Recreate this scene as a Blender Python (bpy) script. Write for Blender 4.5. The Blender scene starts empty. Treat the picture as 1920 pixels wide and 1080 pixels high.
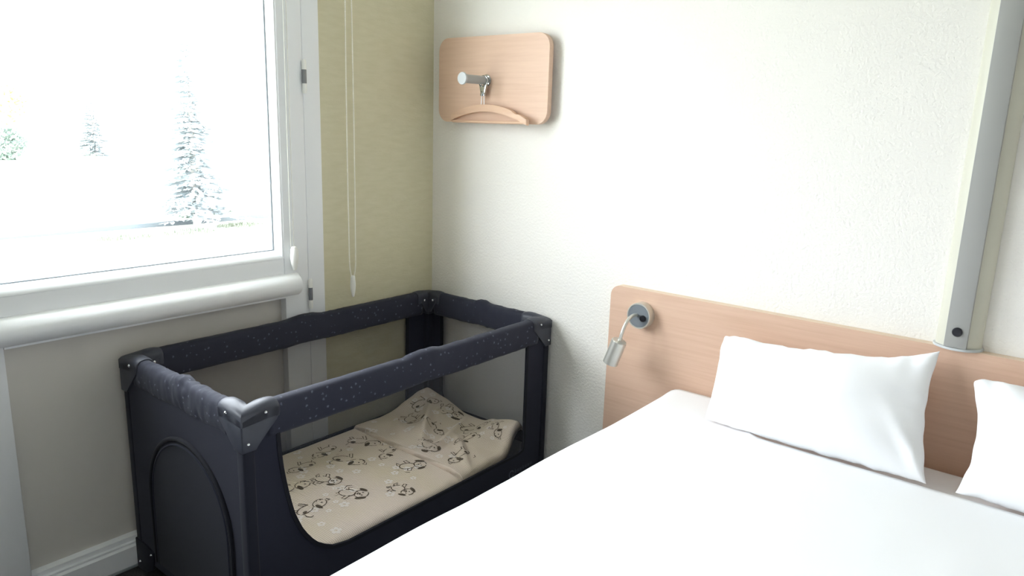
import bpy, bmesh, math, random
from mathutils import Vector, Matrix, noise

# ------------------------------------------------------------------ camera, world, light, exposure
scene = bpy.context.scene
C = scene.collection
CAM = (2.15905, -2.11726, 1.36566)
cam_data = bpy.data.cameras.new('camera')
cam = bpy.data.objects.new('camera', cam_data)
C.objects.link(cam)
_r = Vector((0.77026664, 0.63695059, 0.0313568))
_u = Vector((-0.16323681, 0.14939368, 0.97521037))
_f = Vector((-0.61647632, 0.7562906, -0.21904676))
cam.matrix_world = Matrix(((_r.x, _u.x, -_f.x, CAM[0]), (_r.y, _u.y, -_f.y, CAM[1]),
                           (_r.z, _u.z, -_f.z, CAM[2]), (0, 0, 0, 1)))
cam_data.sensor_width = 36.0
cam_data.lens = 1377.7 / 1920 * 36
cam_data.clip_start = 0.02
cam_data.clip_end = 300
scene.camera = cam

world = bpy.data.worlds.new('overcast_sky')
scene.world = world
world.use_nodes = True
bg = world.node_tree.nodes['Background']
bg.inputs['Color'].default_value = (0.945, 0.975, 1.03, 1)
bg.inputs['Strength'].default_value = 6.5

def area(name, loc, rot, sx, sy, power, color=(1, 1, 1), portal=False):
    l = bpy.data.lights.new(name, 'AREA')
    l.shape = 'RECTANGLE'; l.size = sx; l.size_y = sy
    l.energy = power; l.color = color
    o = bpy.data.objects.new(name, l); C.objects.link(o)
    o.location = loc; o.rotation_euler = rot
    if portal:
        l.cycles.is_portal = True
    return o
# portals only guide the sampling of the sky through the two glazed leaves
area('window_portal', (-0.07, -1.13, 1.60), (0, -math.pi / 2, 0), 1.40, 0.82, 1, portal=True)
area('window_portal', (-0.07, -2.15, 1.60), (0, -math.pi / 2, 0), 1.40, 0.82, 1, portal=True)

vs = scene.view_settings
vs.view_transform = 'Standard'; vs.look = 'None'; vs.gamma = 1.0; vs.use_curve_mapping = False
vs.exposure = 1.4
scene.cycles.max_bounces = 14
scene.cycles.diffuse_bounces = 8
scene.cycles.transparent_max_bounces = 16
scene.cycles.sample_clamp_indirect = 8

# ------------------------------------------------------------------ helpers
def lin(r, g, b):
    def f(c):
        c /= 255.0
        return c / 12.92 if c <= 0.04045 else ((c + 0.055) / 1.055) ** 2.4
    return (f(r), f(g), f(b), 1)

def material(name, col, rough=0.6, metal=0.0, spec=0.5, sheen=0.0):
    m = bpy.data.materials.new(name); m.use_nodes = True
    b = m.node_tree.nodes['Principled BSDF']
    b.inputs['Base Color'].default_value = col
    b.inputs['Roughness'].default_value = rough
    b.inputs['Metallic'].default_value = metal
    b.inputs['Specular IOR Level'].default_value = spec
    if sheen:
        b.inputs['Sheen Weight'].default_value = sheen
    return m

def nd(m, t, **kw):
    n = m.node_tree.nodes.new(t)
    for k, v in kw.items():
        setattr(n, k, v)
    return n
def lk(m, a, b):
    m.node_tree.links.new(a, b)
def coords(m, scale=(1, 1, 1), loc=(0, 0, 0)):
    tc = nd(m, 'ShaderNodeTexCoord'); mp = nd(m, 'ShaderNodeMapping')
    mp.inputs['Scale'].default_value = scale; mp.inputs['Location'].default_value = loc
    lk(m, tc.outputs['Object'], mp.inputs['Vector'])
    return mp.outputs['Vector']
def bump(m, height, strength=0.3, dist=0.002, prev=None):
    b = nd(m, 'ShaderNodeBump'); b.inputs['Strength'].default_value = strength
    b.inputs['Distance'].default_value = dist
    lk(m, height, b.inputs['Height'])
    if prev:
        lk(m, prev, b.inputs['Normal'])
    lk(m, b.outputs['Normal'], m.node_tree.nodes['Principled BSDF'].inputs['Normal'])
    return b.outputs['Normal']
def noise_tex(m, vec, scale, detail=3, rough=0.5):
    n = nd(m, 'ShaderNodeTexNoise'); n.inputs['Scale'].default_value = scale
    n.inputs['Detail'].default_value = detail; n.inputs['Roughness'].default_value = rough
    lk(m, vec, n.inputs['Vector'])
    return n.outputs['Fac']
def ramp(m, fac, stops):
    r = nd(m, 'ShaderNodeValToRGB')
    e = r.color_ramp.elements
    while len(e) > len(stops):
        e.remove(e[-1])
    while len(e) < len(stops):
        e.new(0.5)
    for el, (p, c) in zip(e, stops):
        el.position = p; el.color = c
    lk(m, fac, r.inputs['Fac'])
    return r.outputs['Color']
def base(m, sock):
    lk(m, sock, m.node_tree.nodes['Principled BSDF'].inputs['Base Color'])

def origin_of(o):
    v = Vector((0, 0, 0))
    while o:
        v += o.location; o = o.parent
    return v

def finish(name, bm, mat, parent=None, smooth=False, local=False, kind=None, org=None):
    """bm in world coordinates unless local; linked as ONE mesh object."""
    bmesh.ops.recalc_face_normals(bm, faces=bm.faces)
    me = bpy.data.meshes.new(name)
    if parent is not None:
        off = Vector((0, 0, 0)) if local else origin_of(parent)
    elif org is not None:
        off = Vector(org)
    else:
        off = Vector((0, 0, 0))
    if off.length:
        bmesh.ops.translate(bm, verts=bm.verts, vec=-off)
    bm.to_mesh(me); bm.free()
    if mat is not None:
        me.materials.append(mat)
    if smooth:
        for p in me.polygons:
            p.use_smooth = True
        if smooth != 'all':
            me.set_sharp_from_angle(angle=math.radians(smooth if isinstance(smooth, (int, float)) and smooth is not True else 40))
    o = bpy.data.objects.new(name, me); C.objects.link(o)
    if parent is not None:
        o.parent = parent
    elif off.length:
        o.location = off
    if kind:
        o['kind'] = kind
    return o

def thing(name, loc, label=None, cat=None, group=None, rotz=0, kind=None):
    o = bpy.data.objects.new(name, None); C.objects.link(o)
    o.empty_display_size = 0.05
    o.location = loc; o.rotation_euler = (0, 0, rotz)
    tag(o, label, cat, group, kind)
    return o
def tag(o, label=None, cat=None, group=None, kind=None):
    if label: o['label'] = label
    if cat: o['category'] = cat
    if group: o['group'] = group
    if kind: o['kind'] = kind
    return o

def add_box(bm, lo, hi, bevel=0.0, seg=2):
    v = [bm.verts.new((x, y, z)) for x in (lo[0], hi[0]) for y in (lo[1], hi[1]) for z in (lo[2], hi[2])]
    q = [(0, 1, 3, 2), (4, 6, 7, 5), (0, 4, 5, 1), (2, 3, 7, 6), (0, 2, 6, 4), (1, 5, 7, 3)]
    fs = [bm.faces.new([v[i] for i in f]) for f in q]
    if bevel:
        es = {e for f in fs for e in f.edges}
        bmesh.ops.bevel(bm, geom=list(es), offset=bevel, segments=seg, affect='EDGES', profile=0.5)
def box(name, lo, hi, mat, parent=None, bevel=0.0, seg=2, **kw):
    bm = bmesh.new(); add_box(bm, lo, hi, bevel, seg)
    return finish(name, bm, mat, parent, smooth=kw.pop('smooth', bool(bevel)), **kw)

AX = {'x': (1, 2, 0), 'y': (0, 2, 1), 'z': (0, 1, 2)}
def add_prism(bm, pts, axis, a, b, bevel=0.0, seg=2):
    """polygon pts given in the two other axes, extruded along axis from a to b"""
    i, j, k = AX[axis]
    def P(p, h):
        v = [0, 0, 0]; v[i] = p[0]; v[j] = p[1]; v[k] = h
        return bm.verts.new(v)
    A = [P(p, a) for p in pts]; B = [P(p, b) for p in pts]
    n = len(pts)
    fa = bm.faces.new(A); fb = bm.faces.new(list(reversed(B)))
    for t in range(n):
        bm.faces.new([A[t], B[t], B[(t + 1) % n], A[(t + 1) % n]])
    if bevel:
        es = list(fa.edges) + list(fb.edges)
        bmesh.ops.bevel(bm, geom=es, offset=bevel, segments=seg, affect='EDGES', profile=0.5)
def prism(name, pts, axis, a, b, mat, parent=None, bevel=0.0, seg=2, **kw):
    bm = bmesh.new(); add_prism(bm, pts, axis, a, b, bevel, seg)
    return finish(name, bm, mat, parent, smooth=kw.pop('smooth', True), **kw)

def rrect(x0, y0, x1, y1, r, n=8):
    out = []
    for cx, cy, a0 in ((x1 - r, y1 - r, 0), (x0 + r, y1 - r, 90), (x0 + r, y0 + r, 180), (x1 - r, y0 + r, 270)):
        for t in range(n + 1):
            a = math.radians(a0 + 90 * t / n)
            out.append((cx + r * math.cos(a), cy + r * math.sin(a)))
    return out

def add_tube(bm, path, r, n=10, closed=False, caps=True):
    P = [Vector(p) for p in path]
    m = len(P)
    R = r if isinstance(r, (list, tuple)) else [r] * m
    rings = []
    up = None
    for t in range(m):
        if closed:
            d = (P[(t + 1) % m] - P[t - 1]).normalized()
        else:
            d = (P[min(t + 1, m - 1)] - P[max(t - 1, 0)]).normalized()
        if up is None:
            up = Vector((0, 0, 1)) if abs(d.z) < 0.9 else Vector((1, 0, 0))
        s = d.cross(up).normalized(); up = s.cross(d).normalized()
        rings.append([bm.verts.new(P[t] + R[t] * (math.cos(2 * math.pi * k / n) * s + math.sin(2 * math.pi * k / n) * up)) for k in range(n)])
    last = m if closed else m - 1
    for t in range(last):
        a, b = rings[t], rings[(t + 1) % m]
        for k in range(n):
            bm.faces.new([a[k], a[(k + 1) % n], b[(k + 1) % n], b[k]])
    if caps and not closed:
        bm.faces.new(rings[0]); bm.faces.new(rings[-1])
def tube(name, path, r, mat, parent=None, n=10, closed=False, **kw):
    bm = bmesh.new(); add_tube(bm, path, r, n, closed)
    return finish(name, bm, mat, parent, smooth=kw.pop('smooth', 50), **kw)

def add_lathe(bm, prof, org, axis, n=24):
    """prof: list of (radius, height along axis)"""
    ax = Vector(axis).normalized(); o = Vector(org)
    s = ax.cross(Vector((0, 0, 1)) if abs(ax.z) < 0.9 else Vector((1, 0, 0))).normalized(); u = s.cross(ax)
    rings = []
    for r, h in prof:
        if r < 1e-6:
            rings.append([bm.verts.new(o + ax * h)])
        else:
            rings.append([bm.verts.new(o + ax * h + r * (math.cos(2 * math.pi * k / n) * s + math.sin(2 * math.pi * k / n) * u)) for k in range(n)])
    for a, b in zip(rings, rings[1:]):
        if len(a) == 1 and len(b) == 1:
            continue
        for k in range(n):
            if len(a) == 1:
                bm.faces.new([a[0], b[(k + 1) % n], b[k]])
            elif len(b) == 1:
                bm.faces.new([a[k], a[(k + 1) % n], b[0]])
            else:
                bm.faces.new([a[k], a[(k + 1) % n], b[(k + 1) % n], b[k]])
def lathe(name, prof, org, axis, mat, parent=None, n=24, **kw):
    bm = bmesh.new(); add_lathe(bm, prof, org, axis, n)
    return finish(name, bm, mat, parent, smooth=kw.pop('smooth', 40), **kw)

def add_ring_panel(bm, outer, inner, axis, a, b):
    """flat panel with a hole; outer and inner have the same number of points"""
    i, j, k = AX[axis]
    def P(p, h):
        v = [0, 0, 0]; v[i] = p[0]; v[j] = p[1]; v[k] = h
        return bm.verts.new(v)
    n = len(outer)
    oa = [P(p, a) for p in outer]; ia = [P(p, a) for p in inner]
    ob = [P(p, b) for p in outer]; ib = [P(p, b) for p in inner]
    for t in range(n):
        u = (t + 1) % n
        bm.faces.new([oa[t], oa[u], ia[u], ia[t]])
        bm.faces.new([ob[t], ib[t], ib[u], ob[u]])
        bm.faces.new([ia[t], ia[u], ib[u], ib[t]])
        bm.faces.new([oa[t], ob[t], ob[u], oa[u]])
def rect_around(inner, x0, y0, x1, y1):
    """points on the rectangle matching each inner point by direction from the rectangle's middle"""
    cx, cy = (x0 + x1) / 2, (y0 + y1) / 2
    out = []
    for x, y in inner:
        dx, dy = x - cx, y - cy
        s = min(((x1 - x0) / 2) / abs(dx) if abs(dx) > 1e-9 else 1e9, ((y1 - y0) / 2) / abs(dy) if abs(dy) > 1e-9 else 1e9)
        out.append((cx + dx * s, cy + dy * s))
    # snap the nearest point to every corner
    for qx, qy in ((x0, y0), (x1, y0), (x1, y1), (x0, y1)):
        t = min(range(len(out)), key=lambda q: (out[q][0] - qx) ** 2 + (out[q][1] - qy) ** 2)
        out[t] = (qx, qy)
    return out
def resample(pts, n):
    P = [Vector((p[0], p[1])) for p in pts]
    P.append(P[0])
    L = [0]
    for a, b in zip(P, P[1:]):
        L.append(L[-1] + (b - a).length)
    out = []
    k = 0
    for t in range(n):
        s = L[-1] * t / n
        while L[k + 1] < s:
            k += 1
        f = (s - L[k]) / max(L[k + 1] - L[k], 1e-9)
        q = P[k].lerp(P[k + 1], f)
        out.append((q.x, q.y))
    return out

def smoothstep(a, b, x):
    t = min(1, max(0, (x - a) / (b - a)))
    return t * t * (3 - 2 * t)
def fbm(x, y, z, s):
    return noise.noise(Vector((x * s, y * s, z * s)))

# ------------------------------------------------------------------ materials
# textured paper of the headboard wall
M_wall = material('white_woodchip_wallpaper', lin(238, 235, 230), 0.85, spec=0.2)
v = coords(M_wall)
bump(M_wall, noise_tex(M_wall, v, 120, 3, 0.55), 0.8, 0.0032)
M_plain = material('white_wall_paint', lin(202, 198, 194), 0.85, spec=0.2)
v = coords(M_plain); bump(M_plain, noise_tex(M_plain, v, 60, 3), 0.3, 0.002)
M_green = material('olive_green_wallpaper', lin(205, 200, 158), 0.85, spec=0.2)
v = coords(M_green, (1, 0.35, 1.6))
base(M_green, ramp(M_green, noise_tex(M_green, v, 40, 4), [(0.3, lin(208, 202, 173)), (0.7, lin(214, 208, 181))]))
bump(M_green, noise_tex(M_green, v, 150, 3), 0.5, 0.002)
M_ceiling = material('white_ceiling', lin(224, 223, 222), 0.9, spec=0.1)
M_floor = material('dark_carpet', lin(62, 60, 60), 0.95, spec=0.1)
v = coords(M_floor)
base(M_floor, ramp(M_floor, noise_tex(M_floor, v, 300, 2), [(0.3, lin(48, 47, 48)), (0.7, lin(74, 72, 71))]))
bump(M_floor, noise_tex(M_floor, v, 400, 2), 0.5, 0.003)
M_pvc = material('white_window_plastic', lin(238, 240, 243), 0.35)
M_panel = material('grey_lower_panel', lin(208, 204, 198), 0.55)
M_base = material('white_painted_moulding', lin(232, 234, 234), 0.45)
M_rubber = material('grey_gasket', lin(150, 158, 164), 0.6)
M_hinge = material('hinge_steel', lin(150, 152, 155), 0.35, 0.9)
M_white = material('white_plastic', lin(244, 244, 240), 0.35)
M_chain = material('ivory_bead_plastic', lin(252, 250, 240), 0.4)
M_chrome = material('chrome', lin(205, 208, 210), 0.16, 1.0)
M_satin = material('satin_aluminium', lin(172, 178, 180), 0.42, 0.25)
M_lampmetal = material('brushed_lamp_metal', lin(212, 211, 204), 0.38, 0.75)
M_lampdisc = material('grey_lamp_face', lin(128, 134, 140), 0.4, 0.4)
M_black = material('black_plastic', lin(24, 25, 32), 0.4)
M_greyplate = material('grey_post_plate', lin(158, 158, 155), 0.5, 0.0)
M_cream = material('cream_post_profile', lin(206, 204, 190), 0.45)
M_cap = material('light_grey_end_cap', lin(196, 200, 202), 0.5)

def wood(name, c0, c1, c2, sx=1.2, vertical=False):
    m = material(name, c1, 0.45, spec=0.35)
    v = coords(m, (sx, 6, 26) if not vertical else (26, 6, sx))
    f1 = noise_tex(m, v, 3.2, 6, 0.6)
    col = ramp(m, f1, [(0.25, c0), (0.5, c1), (0.75, c2)])
    base(m, col)
    v2 = coords(m, (6, 20, 160))
    bump(m, noise_tex(m, v2, 3, 3), 0.12, 0.0006)
    return m
M_wood = wood('beech_laminate', lin(209, 175, 152), lin(216, 184, 162), lin(221, 190, 168))
M_wood_h = wood('beech_headboard_laminate', lin(204, 170, 147), lin(212, 179, 157), lin(218, 187, 165), 0.9)
M_edge = material('pale_beech_edge', lin(222, 200, 176), 0.5)
M_hanger = wood('pale_hanger_wood', lin(206, 170, 145), lin(215, 180, 154), lin(221, 188, 163))

M_linen = material('white_cotton', lin(243, 244, 247), 0.9, spec=0.15, sheen=0.2)
v = coords(M_linen); bump(M_linen, noise_tex(M_linen, v, 900, 2), 0.15, 0.0006)
M_bedbase = material('grey_bed_base_fabric', lin(70, 68, 68), 0.9)

def fabric(name, col, motif=False):
    m = material(name, col, 0.8, spec=0.25, sheen=0.06)
    v = coords(m)
    h = noise_tex(m, v, 700, 2)
    bump(m, h, 0.25, 0.0008)
    if motif:
        vo = nd(m, 'ShaderNodeTexVoronoi'); vo.inputs['Scale'].default_value = 48
        vo.inputs['Randomness'].default_value = 0.75
        w = nd(m, 'ShaderNodeTexNoise'); w.inputs['Scale'].default_value = 240
        mx = nd(m, 'ShaderNodeVectorMath', operation='MULTIPLY_ADD')
        lk(m, v, w.inputs['Vector'])
        mx.inputs[1].default_value = (0.008, 0.008, 0.008)
        lk(m, w.outputs['Color'], mx.inputs[0]); lk(m, v, mx.inputs[2])
        lk(m, mx.outputs[0], vo.inputs['Vector'])
        base(m, ramp(m, vo.outputs['Distance'], [(0.0, lin(98, 101, 116)), (0.13, lin(78, 81, 96)), (0.19, col), (1.0, col)]))
    return m
NAVY = lin(33, 35, 49)
M_navy = fabric('navy_fabric', NAVY)
M_motif = fabric('navy_fabric_with_tiny_motifs', lin(43, 45, 58), True)
M_post = fabric('dark_navy_sleeve', lin(27, 29, 41))
M_bind = fabric('black_binding', lin(21, 22, 31))
M_cotplastic = material('slate_cot_plastic', lin(52, 55, 66), 0.48)
M_rivet = material('rivet_metal', lin(225, 228, 232), 0.2, 1.0)
M_board = material('grey_cot_floor_board', lin(165, 165, 168), 0.8)
M_logo = material('pale_logo_print', lin(72, 75, 88), 0.8)

M_net = bpy.data.materials.new('dark_netting'); M_net.use_nodes = True
nt = M_net.node_tree
bs = nt.nodes['Principled BSDF']; bs.inputs['Base Color'].default_value = lin(58, 60, 66); bs.inputs['Roughness'].default_value = 0.9
tr = nt.nodes.new('ShaderNodeBsdfTransparent'); mx = nt.nodes.new('ShaderNodeMixShader')
mx.inputs['Fac'].default_value = 0.40
nt.links.new(tr.outputs[0], mx.inputs[1]); nt.links.new(bs.outputs[0], mx.inputs[2])
nt.links.new(mx.outputs[0], nt.nodes['Material Output'].inputs['Surface'])

M_glass = bpy.data.materials.new('window_glass'); M_glass.use_nodes = True
nt = M_glass.node_tree
gl = nt.nodes.new('ShaderNodeBsdfGlossy'); gl.inputs['Roughness'].default_value = 0.0
tr = nt.nodes.new('ShaderNodeBsdfTransparent'); tr.inputs['Color'].default_value = (0.96, 0.98, 0.98, 1)
mx = nt.nodes.new('ShaderNodeMixShader'); mx.inputs['Fac'].default_value = 0.04
nt.links.new(tr.outputs[0], mx.inputs[1]); nt.links.new(gl.outputs[0], mx.inputs[2])
nt.links.new(mx.outputs[0], nt.nodes['Material Output'].inputs['Surface'])

# seersucker cotton of the cot mattress
M_seer = material('beige_seersucker_cotton', lin(206, 192, 172), 0.9, spec=0.15)
v = coords(M_seer)
wv = nd(M_seer, 'ShaderNodeTexWave', wave_type='BANDS', bands_direction='Y')
wv.inputs['Scale'].default_value = 52; wv.inputs['Distortion'].default_value = 1.2; wv.inputs['Detail'].default_value = 2
lk(M_seer, v, wv.inputs['Vector'])
mxc = nd(M_seer, 'ShaderNodeMix', data_type='RGBA', blend_type='MULTIPLY'); mxc.inputs['Factor'].default_value = 1
lk(M_seer, ramp(M_seer, noise_tex(M_seer, v, 4.5, 2), [(0.35, lin(234, 218, 193)), (0.65, lin(238, 221, 206))]), mxc.inputs['A'])
lk(M_seer, ramp(M_seer, wv.outputs['Fac'], [(0.0, (0.72, 0.72, 0.70, 1)), (0.6, (1, 1, 1, 1))]), mxc.inputs['B'])
base(M_seer, mxc.outputs['Result'])
bump(M_seer, wv.outputs['Fac'], 0.35, 0.002)
M_print = material('dark_brown_print', lin(88, 75, 58), 0.9)
M_printpale = material('pale_print', lin(238, 229, 220), 0.9)

# ------------------------------------------------------------------ the room
RX, RY, H = 3.35, -4.05, 2.55
WY0, WY1, WZ = -0.545, -2.735, 2.36          # opening of the French window
box('floor', (-0.30, RY - 0.15, -0.12), (RX + 0.15, 0.15, 0.0), M_floor, kind='structure')
box('ceiling', (-0.30, RY - 0.15, H), (RX + 0.15, 0.15, H + 0.12), M_ceiling, kind='structure')
box('wall_back', (-0.30, 0.0, -0.12), (RX + 0.15, 0.15, H + 0.02), M_wall, kind='structure')
box('wall_right', (RX, RY, -0.12), (RX + 0.15, 0.0, H + 0.02), M_plain, kind='structure')
box('wall_front', (-0.30, RY - 0.15, -0.12), (RX + 0.15, RY, H + 0.02), M_plain, kind='structure')
bm = bmesh.new()
add_box(bm, (-0.30, WY0, -0.12), (0.0, 0.0, H + 0.02))
add_box(bm, (-0.30, RY, -0.12), (0.0, WY1, H + 0.02))
add_box(bm, (-0.30, WY1, WZ), (0.0, WY0, H + 0.02))
add_box(bm, (-0.30, WY1, -0.12), (0.0, WY0, -0.005))
finish('wall_left', bm, M_green, kind='structure')
# skirting boards
bprof = [(0, 0), (-0.014, 0), (-0.014, 0.075), (-0.009, 0.083), (-0.006, 0.095), (0, 0.095)]
bm = bmesh.new(); add_prism(bm, bprof, 'x', 0.004, RX)
finish('baseboard_back', bm, M_base, kind='structure')
bm = bmesh.new()
add_prism(bm, [(-p[0] , p[1]) for p in bprof], 'y', WY0 + 0.002, -0.016)
finish('baseboard_left', bm, M_base, kind='structure')

# ------------------------------------------------------------------ French window
win = thing('window_1', (0, (WY0 + WY1) / 2, 0), kind='structure')
win['label'] = 'white two leaf French window with grey lower panels'
# fixed outer frame
for nm, lo, hi in (('frame_jamb', (-0.10, -0.613, 0.0), (0.010, WY0, WZ)),
                   ('frame_jamb', (-0.10, WY1, 0.0), (0.010, WY1 + 0.068, WZ)),
                   ('frame_head', (-0.10, WY1 + 0.068, WZ - 0.066), (0.010, -0.613, WZ))):
    box(nm, lo, hi, M_pvc, win, bevel=0.004)
box('threshold', (-0.10, WY1 + 0.068, 0.0), (0.020, -0.613, 0.010), M_satin, win, bevel=0.002)

def leaf(ya, yb):
    """sash leaf between ya (hinge side towards the corner, larger y) and yb"""
    L = thing('sash_leaf', (0, 0, 0)); L.parent = win; L.location = Vector((0, ya, 0)) - win.location
    s0, s1 = ya - 0.098, yb + 0.098            # inner edges of the stiles
    zt = WZ - 0.070
    for y0, y1 in ((s0, ya - 0.003), (yb + 0.003, s1)):
        box('stile', (-0.066, y0, 0.012), (0.014, y1, zt), M_pvc, L, bevel=0.004)
    box('top_rail', (-0.066, s1, zt - 0.098), (0.013, s0, zt), M_pvc, L, bevel=0.003)
    box('middle_rail', (-0.066, s1, 0.775), (0.012, s0, 0.893), M_pvc, L, bevel=0.003)
    # glazing beads around the pane, bevelled towards the glass
    def bead(nm, pts, axis, a, b):
        prism(nm, pts, axis, a, b, M_pvc, L, smooth=True)
    g0, g1, gb, gt = s0 + 0.0, s1, 0.893, zt - 0.098
    bead('glazing_bead', [(-0.040, gb), (0.012, gb), (0.011, gb + 0.006), (-0.004, gb + 0.022), (-0.014, gb + 0.025), (-0.040, gb + 0.025)], 'y', g1, g0)
    bead('glazing_bead', [(-0.040, gt), (0.012, gt), (0.011, gt - 0.006), (-0.004, gt - 0.016), (-0.040, gt - 0.018)], 'y', g1, g0)
    bead('glazing_bead', [(-0.040, g0), (0.012, g0), (0.011, g0 - 0.005), (-0.004, g0 - 0.014), (-0.040, g0 - 0.016)], 'z', gb, gt)
    bead('glazing_bead', [(-0.040, g1), (0.012, g1), (0.011, g1 + 0.005), (-0.004, g1 + 0.014), (-0.040, g1 + 0.016)], 'z', gb, gt)
    bm = bmesh.new()
    i = rrect(g1 + 0.020, gb + 0.029, g0 - 0.020, gt - 0.022, 0.003, 2)
    add_ring_panel(bm, rect_around(i, g1 + 0.012, gb + 0.021, g0 - 0.012, gt - 0.014), i, 'x', -0.030, -0.022)
    finish('gasket', bm, M_rubber, L)
    box('glass_pane', (-0.0275, g1 + 0.012, gb + 0.02), (-0.0245, g0 - 0.012, gt - 0.012), M_glass, L)
    # half-round rail under the glass
    pts = []
    for t in range(17):
        a = math.radians(-90 + 180 * t / 16)
        pts.append((0.010 + 0.046 * math.cos(a), 0.801 + 0.039 * math.sin(a)))
    pts = [(0.0, 0.762)] + pts + [(0.0, 0.840)]
    bm = bmesh.new(); add_prism(bm, pts, 'y', s1 - 0.045, s0 + 0.045, bevel=0.005)
    finish('half_round_rail', bm, M_pvc, L, smooth=True)
    box('rail_lip', (0.004, s1, 0.756), (0.016, s0, 0.764), M_pvc, L)
    # grey lower panel and stepped bottom rail
    box('lower_panel', (-0.050, s1, 0.02), (-0.016, s0, 0.775), M_panel, L)
    bead('bottom_rail', [(-0.050, 0.010), (0.018, 0.010), (0.018, 0.070), (0.012, 0.076), (0.012, 0.082), (0.004, 0.084), (0.004, 0.098), (-0.006, 0.102), (-0.050, 0.102)], 'y', s1, s0)
    return L
LEAF1 = leaf(-0.613, -1.642)
LEAF2 = leaf(-2.667 + 1.021, -2.667)
def hinge(zc, y):
    h = lathe('hinge', [(0, -0.022), (0.0075, -0.022), (0.0075, 0.022), (0, 0.022)], (0.021, y, zc), (0, 0, 1), M_hinge, LEAF1, 14)
for zc in (1.494, 0.757, 2.12):
    hinge(zc, -0.615)
    for s in (-1, 1):
        lathe('hinge_cap', [(0, 0.0), (0.0078, 0.0), (0.0078, 0.026), (0.006, 0.031), (0, 0.032)], (0.021, -0.615, zc + s * 0.0225), (0, 0, s), M_white, LEAF1, 14)

# thin cord of the sash blind with its flat weight, hanging on the stile
cord = thing('blind_pull', (0.022, -0.681, 0.860), 'thin white cord with flat oval weight hanging on the window stile', 'blind cord')
bm = bmesh.new()
add_tube(bm, [(0.020, -0.688, 0.93), (0.0195, -0.687, 1.3), (0.019, -0.684, 2.17)], 0.0014, 6)
add_tube(bm, [(0.020, -0.676, 0.93), (0.0195, -0.675, 1.3), (0.019, -0.674, 2.17)], 0.0014, 6)
finish('cord_loop', bm, M_white, cord, smooth=60)
lathe('cord_weight', [(0, -0.046), (0.006, -0.042), (0.012, -0.02), (0.0145, 0.005), (0.013, 0.027), (0.008, 0.038), (0, 0.041)], (0.0295, -0.682, 0.895), (0, 0, 1), M_white, cord, 18)

# ------------------------------------------------------------------ bead chain in front of the green wall
CX = 0.045
def unx(y, z):      # positions measured on the wall plane, carried to the plane of the chain along the sight line
    c = Vector(CAM); w = Vector((0, y, z)); t = (CX - c.x) / (0 - c.x)
    return c + (w - c) * t
bot = unx(-0.412, 0.782); topL = unx(-0.428, 1.584); topR = unx(-0.400, 1.587)
chain = thing('blind_bead_chain', (CX, bot.y, bot.z - 0.08), 'ivory bead chain loop with white drop weight against the green wall', 'blind chain')
ZT = 2.30
def strand(y_top, side):
    out = []
    n = 270
    for t in range(n + 1):
        f = t / n
        z = bot.z + (ZT - bot.z) * f
        w = min(1, (z - bot.z) / 0.06)
        half = 0.005 + 0.0085 * math.sin(w * math.pi / 2) + 0.0022 * math.sin(f * 5)
        out.append((CX, bot.y + side * half + (topL.y + topR.y - 2 * bot.y) / 2 * f * 0.3, z))
    return out
for side in (-1, 1):
    bm = bmesh.new()
    pts = strand(0, side)
    add_tube(bm, pts[::10] + [pts[-1]], 0.0009, 5)
    for q in pts[::1]:
        m4 = Matrix.Translation(q)
        bmesh.ops.create_icosphere(bm, subdivisions=1, radius=0.0029, matrix=m4)
    o = finish('bead_strand', bm, M_chain, chain, smooth='all', kind='stuff')
lathe('drop_weight', [(0, -0.072), (0.004, -0.070), (0.008, -0.050), (0.0105, -0.030), (0.0095, -0.014), (0.0085, -0.004), (0.0085, 0.003), (0.006, 0.009), (0, 0.010)], bot, (0, 0, 1), M_white, chain, 18)
lathe('clutch_wheel', [(0, -0.016), (0.024, -0.016), (0.024, 0.016), (0, 0.016)], (CX, bot.y, ZT + 0.012), (1, 0, 0), M_white, chain, 24)
box('clutch_bracket', (0.0, bot.y - 0.02, ZT - 0.01), (CX - 0.014, bot.y + 0.02, ZT + 0.05), M_white, chain, bevel=0.003)

# ------------------------------------------------------------------ coat rack with peg, clothes hanger
rack = thing('coat_rack', (0.336, 0, 1.363), 'small beech board with metal coat peg on the wall by the corner', 'coat rack')
bm = bmesh.new(); add_prism(bm, rrect(0.073, 1.363, 0.598, 1.669, 0.048, 10), 'y', -0.042, -0.020, bevel=0.0015)
finish('back_board', bm, M_wood, rack, smooth=True)
bm = bmesh.new(); add_prism(bm, rrect(0.12, 1.41, 0.55, 1.62, 0.02, 4), 'y', -0.0195, -0.001)
finish('wall_spacer', bm, M_plain, rack)
PX, PZ = 0.318, 1.513
peg = lathe('peg', [(0, 0), (0.0150, 0), (0.0150, 0.120), (0, 0.120)], (PX, -0.046, PZ), (0, -1, 0), M_satin, rack, 32)
lathe('peg_cap', [(0, 0), (0.0205, 0), (0.0215, 0.002), (0.0215, 0.006), (0.0205, 0.008), (0, 0.008)], (PX, -0.166, PZ), (0, -1, 0), M_cap, peg, 32)
lathe('peg_collar', [(0, 0), (0.0215, 0), (0.0215, 0.003), (0.017, 0.0055), (0, 0.0055)], (PX, -0.0424, PZ), (0, -1, 0), M_chrome, peg, 32)

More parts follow.
